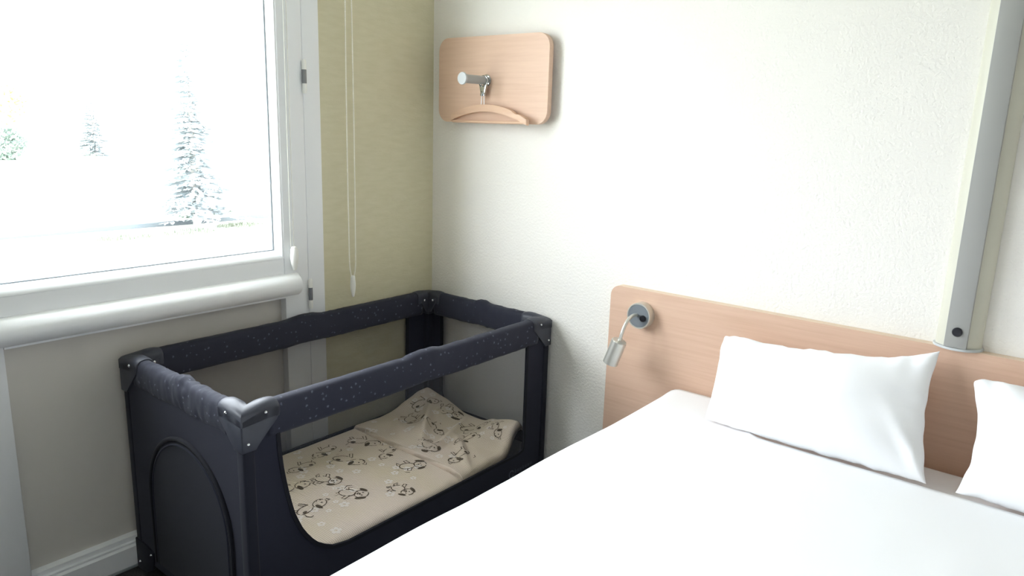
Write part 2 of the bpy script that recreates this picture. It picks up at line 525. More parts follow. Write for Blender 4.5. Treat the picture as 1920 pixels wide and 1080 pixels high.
hgr = thing('clothes_hanger', (PX + 0.01, -0.064, 1.36), 'pale wooden clothes hanger hanging from the metal coat peg', 'clothes hanger')
HY = -0.060
ring = [(PX + 0.0185 * math.sin(t * math.pi / 12), HY, PZ - 0.0025 + 0.0185 * math.cos(t * math.pi / 12)) for t in range(24)]
tube('security_ring', ring, 0.0026, M_chrome, hgr, 8, closed=True)
bm = bmesh.new()
add_prism(bm, [(PX - 0.0185, PZ - 0.013), (PX - 0.010, PZ - 0.046), (PX - 0.004, PZ - 0.036), (PX, PZ - 0.046), (PX + 0.004, PZ - 0.036), (PX + 0.010, PZ - 0.046), (PX + 0.0185, PZ - 0.013), (PX + 0.009, PZ - 0.024), (PX - 0.009, PZ - 0.024)], 'y', HY - 0.004, HY + 0.004, bevel=0.001)
finish('ring_yoke', bm, M_chrome, hgr, smooth=True)
lathe('ball_head', [(0, -0.006), (0.010, -0.006), (0.012, 0.0), (0.009, 0.007), (0, 0.008)], (PX, HY, PZ - 0.049), (0, 0, 1), M_chrome, hgr, 18)
for dx in (-0.008, 0.006):
    tube('hanger_wire', [(PX + dx * 0.7, HY, PZ - 0.05), (PX + dx, HY, 1.425)], 0.0017, M_chrome, hgr, 8)
# arched arm: slightly turned so that the free end comes forward
HX0, HX1 = 0.150, 0.540
bm = bmesh.new()
upp, low = [], []
N = 28
for t in range(N + 1):
    f = t / N
    x = HX0 + (HX1 - HX0) * f
    s = (f - 0.47) / 0.53
    zc = 1.4155 - 0.047 * abs(s) ** 2.0
    hw = 0.0125 - 0.0025 * abs(s) ** 3
    upp.append((x, zc + hw)); low.append((x, zc - hw))
# little notch near the free end for straps
k = N - 4
upp[k] = (upp[k][0], upp[k][1] - 0.008)
add_prism(bm, upp + low[::-1], 'y', HY - 0.008, HY + 0.008, bevel=0.0025)
bmesh.ops.transform(bm, matrix=Matrix.Translation((0.34, HY, 0)) @ Matrix.Rotation(math.radians(-4), 4, 'Z') @ Matrix.Translation((-0.34, -HY, 0)), verts=bm.verts)
finish('arched_arm', bm, M_hanger, hgr, smooth=True)
tube('trouser_bar', [(HX0 + 0.006, HY + 0.012, 1.3665), (0.34, HY, 1.3655), (HX1 - 0.012, HY - 0.013, 1.3675)], 0.0055, M_hanger, hgr, 10)

# ------------------------------------------------------------------ headboard
hb = thing('headboard', (1.90, -0.03, 0.30), 'wide beech headboard panel with rounded corner behind the bed', 'headboard')
HBX0, HBX1, HBZ0, HBZ1 = 0.890, 2.915, 0.28, 0.846
bm = bmesh.new(); add_prism(bm, rrect(HBX0, HBZ0, HBX1, HBZ1, 0.034, 8), 'y', -0.031, -0.0295)
finish('laminate_face', bm, M_wood_h, hb, smooth=True)
bm = bmesh.new(); add_prism(bm, rrect(HBX0 - 0.0005, HBZ0, HBX1 + 0.0005, HBZ1 + 0.0005, 0.034, 8), 'y', -0.0295, -0.001)
finish('edge_band', bm, M_edge, hb, smooth=True)

# ------------------------------------------------------------------ reading lamp
DX, DZ = 1.017, 0.766
lamp = thing('reading_lamp', (DX, -0.031, DZ), 'brushed metal gooseneck reading lamp on the headboard', 'reading lamp')
mount = lathe('wall_mount', [(0, 0), (0.043, 0), (0.043, 0.028), (0.042, 0.031), (0.0385, 0.031), (0.0375, 0.0295), (0, 0.0295)], (DX, -0.0312, DZ), (0, -1, 0), M_lampmetal, lamp, 40)
lathe('mount_face', [(0, 0), (0.0372, 0), (0.0372, 0.001), (0, 0.001)], (DX, -0.0608, DZ), (0, -1, 0), M_lampdisc, mount, 40)
lathe('switch_button', [(0, 0), (0.0105, 0), (0.0105, 0.005), (0.009, 0.007), (0, 0.0075)], (DX + 0.018, -0.0619, DZ - 0.005), (0, -1, 0), M_black, lamp, 20)
neck = []
P0, P1, P2, P3 = Vector((1.010, -0.060, 0.768)), Vector((1.012, -0.120, 0.782)), Vector((1.010, -0.142, 0.738)), Vector((1.000, -0.138, 0.700))
for t in range(15):
    f = t / 14
    neck.append((1 - f) ** 3 * P0 + 3 * (1 - f) ** 2 * f * P1 + 3 * (1 - f) * f * f * P2 + f ** 3 * P3)
tube('gooseneck', neck, 0.0056, M_lampmetal, lamp, 12)
hd = Vector((-0.030, -0.004, -0.088)).normalized()
lathe('lamp_shade', [(0, -0.004), (0.007, -0.004), (0.007, 0.004), (0.0225, 0.0055), (0.0248, 0.008), (0.0248, 0.090), (0.0228, 0.090), (0.0222, 0.065), (0, 0.065)], P3, hd, M_lampmetal, lamp, 32)
lathe('lamp_lens', [(0, 0), (0.0220, 0), (0, 0.004)], P3 + hd * 0.068, hd, M_cap, lamp, 24)

# ------------------------------------------------------------------ bunk support post above the headboard
post = thing('support_post', (1.904, 0, 0.846), 'grey and cream metal post rising from the headboard', 'post')
pts = []
for t in range(19):
    a = math.radians(180 + 180 * t / 18)
    pts.append((1.9045 + 0.051 * math.cos(a), -0.004 + 0.038 * math.sin(a)))
pts = [(1.8535, -0.0005)] + pts + [(1.9555, -0.0005)]
bm = bmesh.new(); add_prism(bm, pts, 'z', 0.852, H - 0.001)
finish('rounded_profile', bm, M_cream, post, smooth=50)
plate = box('front_plate', (1.8785, -0.0500, 0.8525), (1.9285, -0.034, H - 0.002), M_greyplate, post, bevel=0.0015)
pts = []
for t in range(19):
    a = math.radians(180 + 180 * t / 18)
    pts.append((1.9045 + 0.056 * math.cos(a), -0.004 + 0.050 * math.sin(a)))
pts = [(1.8485, -0.0005)] + pts + [(1.9605, -0.0005)]
bm = bmesh.new(); add_prism(bm, pts, 'z', 0.8466, 0.8522)
finish('base_cap', bm, M_cap, post, smooth=50)
lathe('bolt_cover', [(0, 0), (0.0115, 0), (0.0115, 0.003), (0.009, 0.006), (0, 0.0065)], (1.9040, -0.0502, 0.894), (0, -1, 0), M_black, post, 24)

# ------------------------------------------------------------------ bed, duvet, pillows
BX0, BX1, BY0, BY1, BZ = 1.144, 2.728, -0.036, -2.03, 0.533
bed = thing('bed', ((BX0 + BX1) / 2, (BY0 + BY1) / 2, 0), 'double bed with white fitted sheet against the headboard', 'bed')
box('bed_base', (BX0 + 0.03, BY1 + 0.03, 0.06), (BX1 - 0.03, BY0 - 0.005, 0.31), M_bedbase, bed, bevel=0.01)
for x in (BX0 + 0.09, BX1 - 0.09):
    for y in (BY0 - 0.12, BY1 + 0.12):
        lathe('bed_leg', [(0, 0), (0.025, 0), (0.028, 0.06), (0, 0.06)], (x, y, 0), (0, 0, 1), M_black, bed, 16)
bm = bmesh.new(); add_box(bm, (BX0, BY1, 0.312), (BX1, BY0, BZ), 0.045, 6)
finish('mattress', bm, M_linen, bed, smooth=True)

def duvet():
    bm = bmesh.new()
    x0, x1, y0, y1 = BX0 - 0.011, BX1 + 0.010, -0.248, BY1 - 0.012
    R = 0.055
    # arc-length profile across: hang, roll, top, roll, hang
    def across(s):
        drop = 0.11
        if s < drop:
            return x0, BZ + 0.012 - R - (drop - s)
        s -= drop
        q = R * math.pi / 2
        if s < q:
            a = s / R
            return x0 + R - R * math.cos(a), BZ + 0.012 - R + R * math.sin(a)
        s -= q
        w = x1 - x0 - 2 * R
        if s < w:
            return x0 + R + s, BZ + 0.012
        s -= w
        if s < q:
            a = s / R
            return x1 - R + R * math.sin(a), BZ + 0.012 - R + R * math.cos(a)
        s -= q
        return x1, BZ + 0.012 - R - s
    tot = 0.22 + R * math.pi + (x1 - x0 - 2 * R)
    nx, ny = 150, 120
    def across_n(s, d):
        x, z = across(s)
        xa, za = across(max(s - 1e-3, 0)); xb, zb = across(min(s + 1e-3, tot))
        t = Vector((xb - xa, zb - za)).normalized()
        return x - t.y * d, z + t.x * d
    def layer(d, wr):
        rows = []
        for j in range(ny + 1):
            v = j / ny
            row = []
            for i in range(nx + 1):
                s = tot * i / nx
                e = 0
                xt = min(1, max(0, (across(s)[0] - 1.36) / 0.16))
                ys = -0.052 + (y0 + 0.052) * xt * xt * (3 - 2 * xt)
                y = ys + (y1 - ys) * v
                if wr:
                    x, z = across(s)
                    e = 0.0035 * fbm(x * 0.6 + y * .5, y * 0.8, z * .3, 3.0) + 0.0015 * fbm(x, y, z, 9) 
                    e *= min(1, v * 14)
                    e += 0.003 * math.exp(-(v * ny / 2.0) ** 2)
                x, z = across_n(s, d + e)
                yy = y + 0.006 * fbm(x, 0, 0, 4) * max(0, 1 - v * 10)
                row.append(bm.verts.new((x, yy, z)))
            rows.append(row)
        return rows
    A = layer(0.007, True); B = layer(0.0, False)
    for j in range(ny):
        for i in range(nx):
            bm.faces.new([A[j][i], A[j][i + 1], A[j + 1][i + 1], A[j + 1][i]])
            bm.faces.new([B[j][i], B[j + 1][i], B[j + 1][i + 1], B[j][i + 1]])
    for j in range(ny):
        bm.faces.new([A[j][0], A[j + 1][0], B[j + 1][0], B[j][0]])
        bm.faces.new([A[j][nx], B[j][nx], B[j + 1][nx], A[j + 1][nx]])
    for i in range(nx):
        bm.faces.new([A[0][i], B[0][i], B[0][i + 1], A[0][i + 1]])
        bm.faces.new([A[ny][i], A[ny][i + 1], B[ny][i + 1], B[ny][i]])
    return bm
o = finish('duvet', duvet(), M_linen, smooth='all', org=((BX0 + BX1) / 2, -1.1, BZ))
tag(o, 'smooth white duvet spread over the double bed', 'duvet')

def pillow(name, label, BL, BR, TL, TR, front, back, seed, conc, blunt):
    """cushion hung between four corners; conc = inward bow of left, right, bottom, top edges (m)"""
    BL, BR, TL, TR = map(Vector, (BL, BR, TL, TR))
    nrm = ((BR - BL).cross(TL - BL)).normalized()      # towards the camera
    if nrm.y > 0:
        nrm = -nrm
    n = 44
    bm = bmesh.new()
    ex = (BR - BL).normalized(); ey = (TL - BL).normalized()
    def pos(i, j, side):
        u, v = i / n, j / n
        # finer towards the edges
        u = 0.5 - 0.5 * math.cos(math.pi * u); v = 0.5 - 0.5 * math.cos(math.pi * v)
        P = BL.lerp(BR, u).lerp(TL.lerp(TR, u), v)
        U, V = 2 * u - 1, 2 * v - 1
        bu, bv = (1 - U * U), (1 - V * V)
        P = P + ex * (conc[0] * bv * (1 - u) ** 2 - conc[1] * bv * u ** 2) + ey * (conc[2] * bu * (1 - v) ** 2 - conc[3] * (1 - abs(U) ** 3.2) * v ** 2)
        cr = (abs(U) ** 6) * (abs(V) ** 6) * blunt[(2 if V > 0 else 0) + (1 if U > 0 else 0)]
        P -= ex * math.copysign(0.010 * cr, U) + ey * math.copysign(0.013 * cr, V)
        # ripples along the top and side seams
        edge = max(abs(U), abs(V)) ** 6
        P += ey * (0.0055 * edge * fbm(u * 3, seed, v, 6)) + ex * (0.005 * edge * fbm(v * 1.6, seed + 3, u, 4))
        t = (max(bu, 0) ** 0.55) * (max(bv, 0) ** 0.55)
        th = (front if side > 0 else back) * t
        w = 0
        if side > 0:
            w = 0.014 * fbm(u * 1.2, v, seed, 3.1) * t
            # puckers running in from the seams
            w += 0.014 * math.exp(-((1 - v) / 0.18) ** 2) * fbm(u * 4.5, 0.3 * v, seed + 7, 4.0) * min(1, t * 3)
            w += 0.005 * math.exp(-((1 - u) / 0.2) ** 2) * fbm(0.3 * u, v * 4, seed + 9, 3.0) * min(1, t * 3)
            # diagonal fold running up from the lower right corner
            dd = (1 - u) * 0.95 + 0.02 - v * 0.32
            w += 0.020 * math.exp(-(dd / 0.035) ** 2) * math.exp(-(v / 0.35) ** 2) * min(1, t * 4)
        return P + nrm * side * (th + w)
    F = [[bm.verts.new(pos(i, j, 1)) for i in range(n + 1)] for j in range(n + 1)]
    B = [[F[j][i] if i in (0, n) or j in (0, n) else bm.verts.new(pos(i, j, -1)) for i in range(n + 1)] for j in range(n + 1)]
    for j in range(n):
        for i in range(n):
            bm.faces.new([F[j][i], F[j][i + 1], F[j + 1][i + 1], F[j + 1][i]])
            bm.faces.new([B[j][i], B[j + 1][i], B[j + 1][i + 1], B[j][i + 1]])
    o = finish(name, bm, M_linen, smooth='all', org=tuple((BL + BR) / 2))
    return tag(o, label, 'pillow')
ZP = BZ + 0.027
pillow('pillow', 'white pillow nearest the reading lamp, leaning on the headboard', (1.350, -0.235, ZP), (1.918, -0.240, ZP + .002), (1.308, -0.072, 0.792), (1.878, -0.065, 0.842), 0.085, 0.035, 1.7, (0.012, 0.020, -0.004, 0.042), (0, 0, 2.0, 0.1))
pillow('pillow', 'white pillow beyond the post, cut by the right edge', (1.978, -0.238, ZP), (2.56, -0.225, ZP), (1.938, -0.070, 0.812), (2.53, -0.065, 0.81), 0.085, 0.035, 5.2, (0.032, 0.012, -0.004, 0.020), (0, 0, 2.0, 0.3))

# ------------------------------------------------------------------ travel cot
CA, CB, CH = 0.315, 0.622, 0.688
COT = (0.329, -0.643, 0.0); COTR = 0.012
cot = thing('travel_cot', COT, 'navy folding travel cot with netting sides in the room corner', 'travel cot', rotz=COTR)
def cotm(name, bm, mat, parent=None, smooth=True, kind=None):
    return finish(name, bm, mat, parent or cot, smooth=smooth, local=True, kind=kind)
Z_SEAM = 0.612
# padded top rails
def rail(axis, fixed, half, thick, high, name_seed, wrinkle, zc, round_=0.45):
    bm = bmesh.new()
    n, m = 90, 20
    rings = []
    for t in range(n + 1):
        f = t / n
        s = -half + 2 * half * f
        mid = math.exp(-((f - 0.5) / 0.055) ** 4)
        ridge = math.exp(-((f - 0.5) / 0.03) ** 2)
        ring_ = []
        for k in range(m):
            a = 2 * math.pi * k / m
            ca, sa = math.cos(a), math.sin(a)
            # superellipse section
            e = round_
            px = math.copysign(abs(ca) ** e, ca) * thick / 2
            pz = math.copysign(abs(sa) ** e, sa) * high / 2
            g = 1 + 0.09 * mid * (1 if sa > -0.2 else 0.2)
            wr = wrinkle * (fbm(s * 3.2, ca * .4, sa * .9 + name_seed, 9.0) * 0.0022 + fbm(s * 10 + 1.5 * sa * .1, name_seed + ca * .1, sa * .35, 8.0) * 0.0017)
            wr *= 0.35 + 0.65 * math.exp(-((f - 0.55) / 0.24) ** 2)
            px = px * g + wr * ca; pz = pz * g + wr * sa
            pz += 0.004 * mid
            if axis == 'y':
                ring_.append(bm.verts.new((fixed + px, s, zc + pz)))
            else:
                ring_.append(bm.verts.new((s, fixed + px, zc + pz)))
        rings.append(ring_)
    for a, b in zip(rings, rings[1:]):
        for k in range(m):
            bm.faces.new([a[k], a[(k + 1) % m], b[(k + 1) % m], b[k]])
    bm.faces.new(rings[0]); bm.faces.new(rings[-1])
    return cotm('padded_rail', bm, M_motif, smooth='all')
RT = 0.046
rail('y', CA - 0.022, CB - 0.074, RT, 0.094, 1.0, 0.9, CH - 0.051, 0.55)
rail('y', -CA + 0.022, CB - 0.074, RT, 0.094, 2.0, 0.8, CH - 0.051, 0.55)
rail('x', -CB + 0.024, CA - 0.074, 0.050, 0.092, 3.0, 2.4, CH - 0.051, 0.75)
rail('x', CB - 0.022, CA - 0.074, RT, 0.094, 4.0, 1.0, CH - 0.051, 0.55)

# corner caps with two tapering flaps, rivets, posts, feet
def rivet(p, d, parent):
    bm = bmesh.new()
    add_lathe(bm, [(0, 0), (0.0046, 0), (0.004, 0.0018), (0.002, 0.003), (0, 0.0033)], p, d, 12)
    cotm('rivet', bm, M_rivet, parent, smooth=60)
for sx in (-1, 1):
    for sy in (-1, 1):
        bm = bmesh.new()
        flap = [(-0.001, CH - 0.030), (0.030, CH - 0.024), (0.062, CH - 0.014), (0.090, CH - 0.014), (0.104, CH - 0.018), (0.105, CH - 0.034), (0.094, CH - 0.050), (0.040, CH - 0.100), (0.034, CH - 0.112), (-0.001, CH - 0.112)]
        # flap on the long side (plane x), flap on the short side (plane y)
        add_prism(bm, [(sy * (CB - s), z) for s, z in flap], 'x', sx * (CA + 0.0028), sx * (CA - 0.0070), bevel=0.002)
        add_prism(bm, [(sx * (CA - s), z) for s, z in flap], 'y', sy * (CB + 0.0028), sy * (CB - 0.0070), bevel=0.002)
        # inner flaps, shorter
        fin = [(0.0535, CH - 0.030), (0.080, CH - 0.022), (0.092, CH - 0.024), (0.090, CH - 0.040), (0.064, CH - 0.085), (0.0535, CH - 0.085)]
        add_prism(bm, [(sy * (CB - s), z) for s, z in fin], 'x', sx * (CA - 0.046), sx * (CA - 0.052), bevel=0.002)
        add_prism(bm, [(sx * (CA - s), z) for s, z in fin], 'y', sy * (CB - 0.046), sy * (CB - 0.052), bevel=0.002)
        # saddle running round the corner over both rail ends, mitred
        prof = [(-0.0028, -0.040), (-0.0028, -0.014), (0.003, -0.006), (0.011, -0.001), (0.024, 0.001), (0.038, -0.001), (0.046, -0.007), (0.0495, -0.016), (0.0495, -0.045)]
        def lift(q):
            return -0.007 + 0.007 * smoothstep(0.020, 0.072, q) - 0.003 * smoothstep(0.088, 0.104, q)
        rows = []
        for q in (0.104, 0.101, 0.094, 0.084, 0.074, 0.064, 0.056):
            sh = 0.4 if q > 0.103 else 0.0
            rows.append([(sx * (CA - d - (0.024 - d) * sh * 0.3), sy * (CB - q), CH + z * (1 - sh * 0.2) + lift(q)) for d, z in prof])
        rows.append([(sx * (CA - d), sy * (CB - d), CH + z + lift(0.03)) for d, z in prof])
        for q in (0.056, 0.064, 0.074, 0.084, 0.094, 0.101, 0.104):
            sh = 0.4 if q > 0.103 else 0.0
            rows.append([(sx * (CA - q), sy * (CB - d - (0.024 - d) * sh * 0.3), CH + z * (1 - sh * 0.2) + lift(q)) for d, z in prof])
        R_ = [[bm.verts.new(p) for p in r] for r in rows]
        for r0, r1 in zip(R_, R_[1:]):
            for t in range(len(prof)):
                u = (t + 1) % len(prof)
                bm.faces.new([r0[t], r0[u], r1[u], r1[t]])
        bm.faces.new(R_[0]); bm.faces.new(R_[-1])
        add_box(bm, (min(sx * (CA - 0.003), sx * (CA - 0.048)), min(sy * (CB - 0.003), sy * (CB - 0.048)), CH - 0.100), (max(sx * (CA - 0.003), sx * (CA - 0.048)), max(sy * (CB - 0.003), sy * (CB - 0.048)), CH - 0.030), 0.006, 3)
        cap = cotm('corner_cap', bm, M_cotplastic, smooth=50)
        rivet((sx * (CA + 0.0028), sy * (CB - 0.064), CH - 0.024), (sx, 0, 0), cap)
        rivet((sx * (CA - 0.064), sy * (CB + 0.0028), CH - 0.024), (0, sy, 0), cap)
        rivet((sx * (CA + 0.0028), sy * (CB - 0.014), CH - 0.092), (sx, 0, 0), cap)
        rivet((sx * (CA - 0.052), sy * (CB - 0.074), CH - 0.034), (-sx, 0, 0), cap)
        rivet((sx * (CA - 0.074), sy * (CB - 0.052), CH - 0.034), (0, -sy, 0), cap)
        # sleeve post
        bm = bmesh.new()
        add_box(bm, (min(sx * (CA - 0.002), sx * (CA - 0.034)), min(sy * (CB - 0.002), sy * (CB - 0.034)), 0.055), (max(sx * (CA - 0.002), sx * (CA - 0.034)), max(sy * (CB - 0.002), sy * (CB - 0.034)), CH - 0.096), 0.006, 3)
        cotm('post', bm, M_post, smooth=True)
        # foot
        bm = bmesh.new()
        ft = [(0, 0.001), (0.05, 0.001), (0.10, 0.030), (0.112, 0.070), (0.112, 0.092), (0.07, 0.10), (0, 0.10)]
        add_prism(bm, [(sy * (CB - s), z) for s, z in ft], 'x', sx * (CA + 0.001), sx * (CA - 0.010), bevel=0.002)
        add_prism(bm, [(sx * (CA - s), z) for s, z in ft], 'y', sy * (CB + 0.001), sy * (CB - 0.010), bevel=0.002)
        add_box(bm, (min(sx * CA, sx * (CA - 0.045)), min(sy * CB, sy * (CB - 0.045)), 0.0), (max(sx * CA, sx * (CA - 0.045)), max(sy * CB, sy * (CB - 0.045)), 0.07), 0.006, 2)
        foot = cotm('foot', bm, M_post, smooth=40)
        rivet((sx * (CA - 0.022), sy * (CB + 0.001), 0.028), (0, sy, 0), foot)
        rivet((sx * (CA - 0.098), sy * (CB + 0.001), 0.080), (0, sy, 0), foot)

# side fabric with net windows
def side_panel(axis, fixed, half, hole, sgn):
    """fabric sheet in the plane axis=fixed, spanning -half..half, z 0.05..Z_SEAM; hole = outline of the net"""
    hole = resample(hole, 96)
    bm = bmesh.new()
    add_ring_panel(bm, rect_around(hole, -half, 0.045, half, CH - 0.062), hole, axis, fixed, fixed - sgn * 0.003)
    p = cotm('side_fabric', bm, M_navy, smooth=40)
    # binding tape round the net
    i, j, k = AX[axis]
    bm = bmesh.new()
    c = Vector((sum(q[0] for q in hole) / 96, sum(q[1] for q in hole) / 96))
    inn = []
    for t, q in enumerate(hole):
        a = Vector(hole[t - 1]); b = Vector(hole[(t + 1) % 96]); d = (b - a).normalized()
        nn = Vector((-d.y, d.x))
        if nn.dot(c - Vector(q)) < 0:
            nn = -nn
        inn.append((q[0] - nn.x * 0.011, q[1] - nn.y * 0.011))
    add_ring_panel(bm, inn, hole, axis, fixed + sgn * 0.0022, fixed - sgn * 0.0052)
    cotm('binding', bm, M_bind, p, smooth=40)
    # the net itself
    bm = bmesh.new()
    vs_ = []
    for q in hole:
        w = [0, 0, 0]; w[i] = q[0]; w[j] = q[1]; w[k] = fixed - sgn * 0.0015
        vs_.append(bm.verts.new(w))
    bm.faces.new(vs_)
    cotm('net_window', bm, M_net, p, smooth=False)
    return p
def curve_corner(pts):
    return pts
ZB, ZTOP = 0.200, CH - 0.075
def long_hole():
    near = [(-1.160, 0.60), (-1.157, 0.55), (-1.152, 0.495), (-1.141, 0.43), (-1.126, 0.366), (-1.106, 0.315), (-1.080, 0.272), (-1.045, 0.235), (-1.004, 0.212), (-0.955, 0.202)]
    near = [(y + 0.643, z) for y, z in near]
    pts = [(near[0][0], ZTOP)] + near[1:]
    pts += [(0.470, ZB), (0.482, ZB + 0.004), (0.487, ZB + 0.016), (0.488, ZTOP)]
    return pts
side_panel('x', CA - 0.006, CB - 0.006, long_hole(), 1)
side_panel('x', -CA + 0.006, CB - 0.006, long_hole(), -1)
side_panel('y', CB - 0.006, CA - 0.006, [(-0.225, ZTOP), (-0.225, ZB + 0.05), (-0.20, ZB + 0.01), (-0.15, ZB), (0.15, ZB), (0.20, ZB + 0.01), (0.225, ZB + 0.05), (0.225, ZTOP)], 1)
# solid end towards the room, with zipped arch hatch
bm = bmesh.new()
add_prism(bm, [(-CA + 0.006, 0.045), (CA - 0.006, 0.045), (CA - 0.006, CH - 0.055), (-CA + 0.006, CH - 0.055)], 'y', -CB + 0.004, -CB + 0.008)
end = cotm('end_fabric', bm, M_navy, smooth=False)
AXC, ARW = 0.028, 0.208
def arch(r, z0, n=28):
    pts = [(AXC - r, z0)]
    for t in range(n + 1):
        a = math.pi - math.pi * t / n
        pts.append((AXC + r * math.cos(a), 0.300 + (r * 1.03) * math.sin(a)))
    pts.append((AXC + r, z0))
    return pts
bm = bmesh.new(); add_prism(bm, arch(ARW - 0.006, 0.075), 'y', -CB + 0.004, -CB - 0.0015, bevel=0.0015)
cotm('hatch_panel', bm, fabric('navy_hatch_fabric', lin(28, 30, 41)), end, smooth=40)
bm = bmesh.new(); add_tube(bm, [(x, -CB + 0.001, z) for x, z in arch(ARW + 0.004, 0.075)], 0.0060, 8)
cotm('zip_piping', bm, M_bind, end, smooth='all')
bm = bmesh.new(); add_tube(bm, [(x, -CB - 0.001, z) for x, z in arch(ARW - 0.012, 0.075)], 0.0032, 6)
cotm('zip_tape', bm, M_navy, end, smooth='all')
# floor board of the cot
bm = bmesh.new(); add_box(bm, (-CA + 0.012, -CB + 0.012, 0.150), (CA - 0.012, CB - 0.012, 0.164), 0.003)
cotm('floor_board', bm, M_board, smooth=True)
# faint printed emblem low on the long side
bm = bmesh.new()
LX = CA - 0.0005
lc = (0.418, 0.134)
for t in range(20):
    a0, a1 = math.radians(20 + 320 * t / 20), math.radians(20 + 320 * (t + 1) / 20)
    q = [(lc[0] + r * math.cos(a), lc[1] + r * math.sin(a)) for r, a in ((0.010, a0), (0.015, a0), (0.015, a1), (0.010, a1))]
    bm.faces.new([bm.verts.new((LX, y, z)) for y, z in q])
for t, (y, w, h) in enumerate([(0.438, 0.010, 0.016), (0.453, 0.010, 0.010), (0.468, 0.010, 0.010), (0.483, 0.010, 0.014), (0.498, 0.010, 0.010), (0.513, 0.010, 0.010), (0.528, 0.010, 0.010)]):
    for (dy, dz, ww, hh) in ((0, 0, 0.0025, h), (0, 0, w * .8, 0.0022), (w * .6, 0, 0.0025, 0.010)):
        z0 = 0.132
        bm.faces.new([bm.verts.new((LX, y + dy + a, z0 + dz + b)) for a, b in ((0, 0), (ww, 0), (ww, hh), (0, hh))])
cotm('printed_emblem', bm, M_logo, smooth=False)

# ------------------------------------------------------------------ cot mattress with printed cotton cover
MA, MB_ = CA - 0.020, CB - 0.024
mat_t = thing('cot_mattress', (COT[0], COT[1], 0.164), 'rumpled beige cot mattress printed with brown puppies inside the cot', 'cot mattress', rotz=COTR)
MT = 0.042
def smooth(a, b, x):
    t = min(1, max(0, (x - a) / (b - a)))
    return t * t * (3 - 2 * t)
def mz(x, y):
    """height of the cover above the cot floor board"""
    z = MT
    f = smooth(0.1885, 0.1925, y + 0.035 * x)         # folded far segment lies a little higher
    z += 0.012 * f
    z -= 0.020 * math.exp(-((y + 0.035 * x - 0.1875) / 0.0026) ** 2)
    g = smooth(0.30, 0.60, y)
    z += 0.048 * g * math.exp(-((x + MA) / 0.13) ** 2)       # window-side far corner pulled up
    z += 0.045 * smooth(0.34, 0.58, y) * smooth(0.05, 0.26, x)  # other far corner lifted
    h = smooth(0.16, 0.34, y)
    z += h * (0.010 * math.sin(x * 22 + y * 9) * math.exp(-((x + 0.02) / 0.2) ** 2) + 0.014 * fbm(x * 1.6, y * 1.1, 2.2, 6.0) + 0.004 * fbm(x, y, 4.0, 17))
    for (ax, ay, bx, by, w, hh) in ((-0.20, 0.52, 0.02, 0.26, 0.018, 0.020), (-0.02, 0.55, 0.10, 0.22, 0.014, 0.015), (0.06, 0.40, 0.26, 0.24, 0.015, 0.012), (-0.27, 0.40, -0.08, 0.24, 0.014, 0.009)):
        ex, ey = bx - ax, by - ay
        l2 = ex * ex + ey * ey
        t = max(0, min(1, ((x - ax) * ex + (y - ay) * ey) / l2))
        dd = (x - ax - t * ex) ** 2 + (y - ay - t * ey) ** 2
        z += hh * math.exp(-dd / (w * w)) * (0.25 + math.sin(math.pi * (0.1 + 0.8 * t)))
    # lumpy border on the side towards the bed
    z -= 0.010 * smooth(MA - 0.075, MA, x) * (0.5 + 0.9 * fbm(0, y, 5.0, 8)) * (1 - h)
    z += 0.0030 * fbm(x, y, 1.0, 4.0) + 0.0012 * fbm(x, y, 3.0, 13)
    # rounded borders
    for d in (MA - abs(x), MB_ - abs(y)):
        if d < 0.022:
            z -= 0.016 * (1 - d / 0.022) ** 2
    return z
def mpos(x, y):
    # the lifted corner is pulled inwards
    k = smooth(0.36, 0.60, y) * smooth(0.0, MA, x)
    return Vector((x - 0.055 * k, y - 0.020 * k, mz(x, y)))
bm = bmesh.new()
nx, ny = 72, 640
T = [[bm.verts.new(mpos(-MA + 2 * MA * i / nx, -MB_ + 2 * MB_ * j / ny)) for i in range(nx + 1)] for j in range(ny + 1)]
def under(i, j):
    q = T[j][i].co
    th = 0.030 - 0.016 * smooth(0.38, 0.56, q.y)
    return bm.verts.new((q.x, q.y, max(0.001, q.z - th)))
Bm = [[under(i, j) for i in range(nx + 1)] for j in range(ny + 1)]
for j in range(ny):
    for i in range(nx):
        bm.faces.new([T[j][i], T[j][i + 1], T[j + 1][i + 1], T[j + 1][i]])
        bm.faces.new([Bm[j][i], Bm[j + 1][i], Bm[j + 1][i + 1], Bm[j][i + 1]])
for j in range(ny):
    bm.faces.new([T[j][0], T[j + 1][0], Bm[j + 1][0], Bm[j][0]])
    bm.faces.new([T[j][nx], Bm[j][nx], Bm[j + 1][nx], T[j + 1][nx]])
for i in range(nx):
    bm.faces.new([T[0][i], Bm[0][i], Bm[0][i + 1], T[0][i + 1]])
    bm.faces.new([T[ny][i], T[ny][i + 1], Bm[ny][i + 1], Bm[ny][i]])
finish('padded_cover', bm, M_seer, mat_t, smooth='all', local=True)

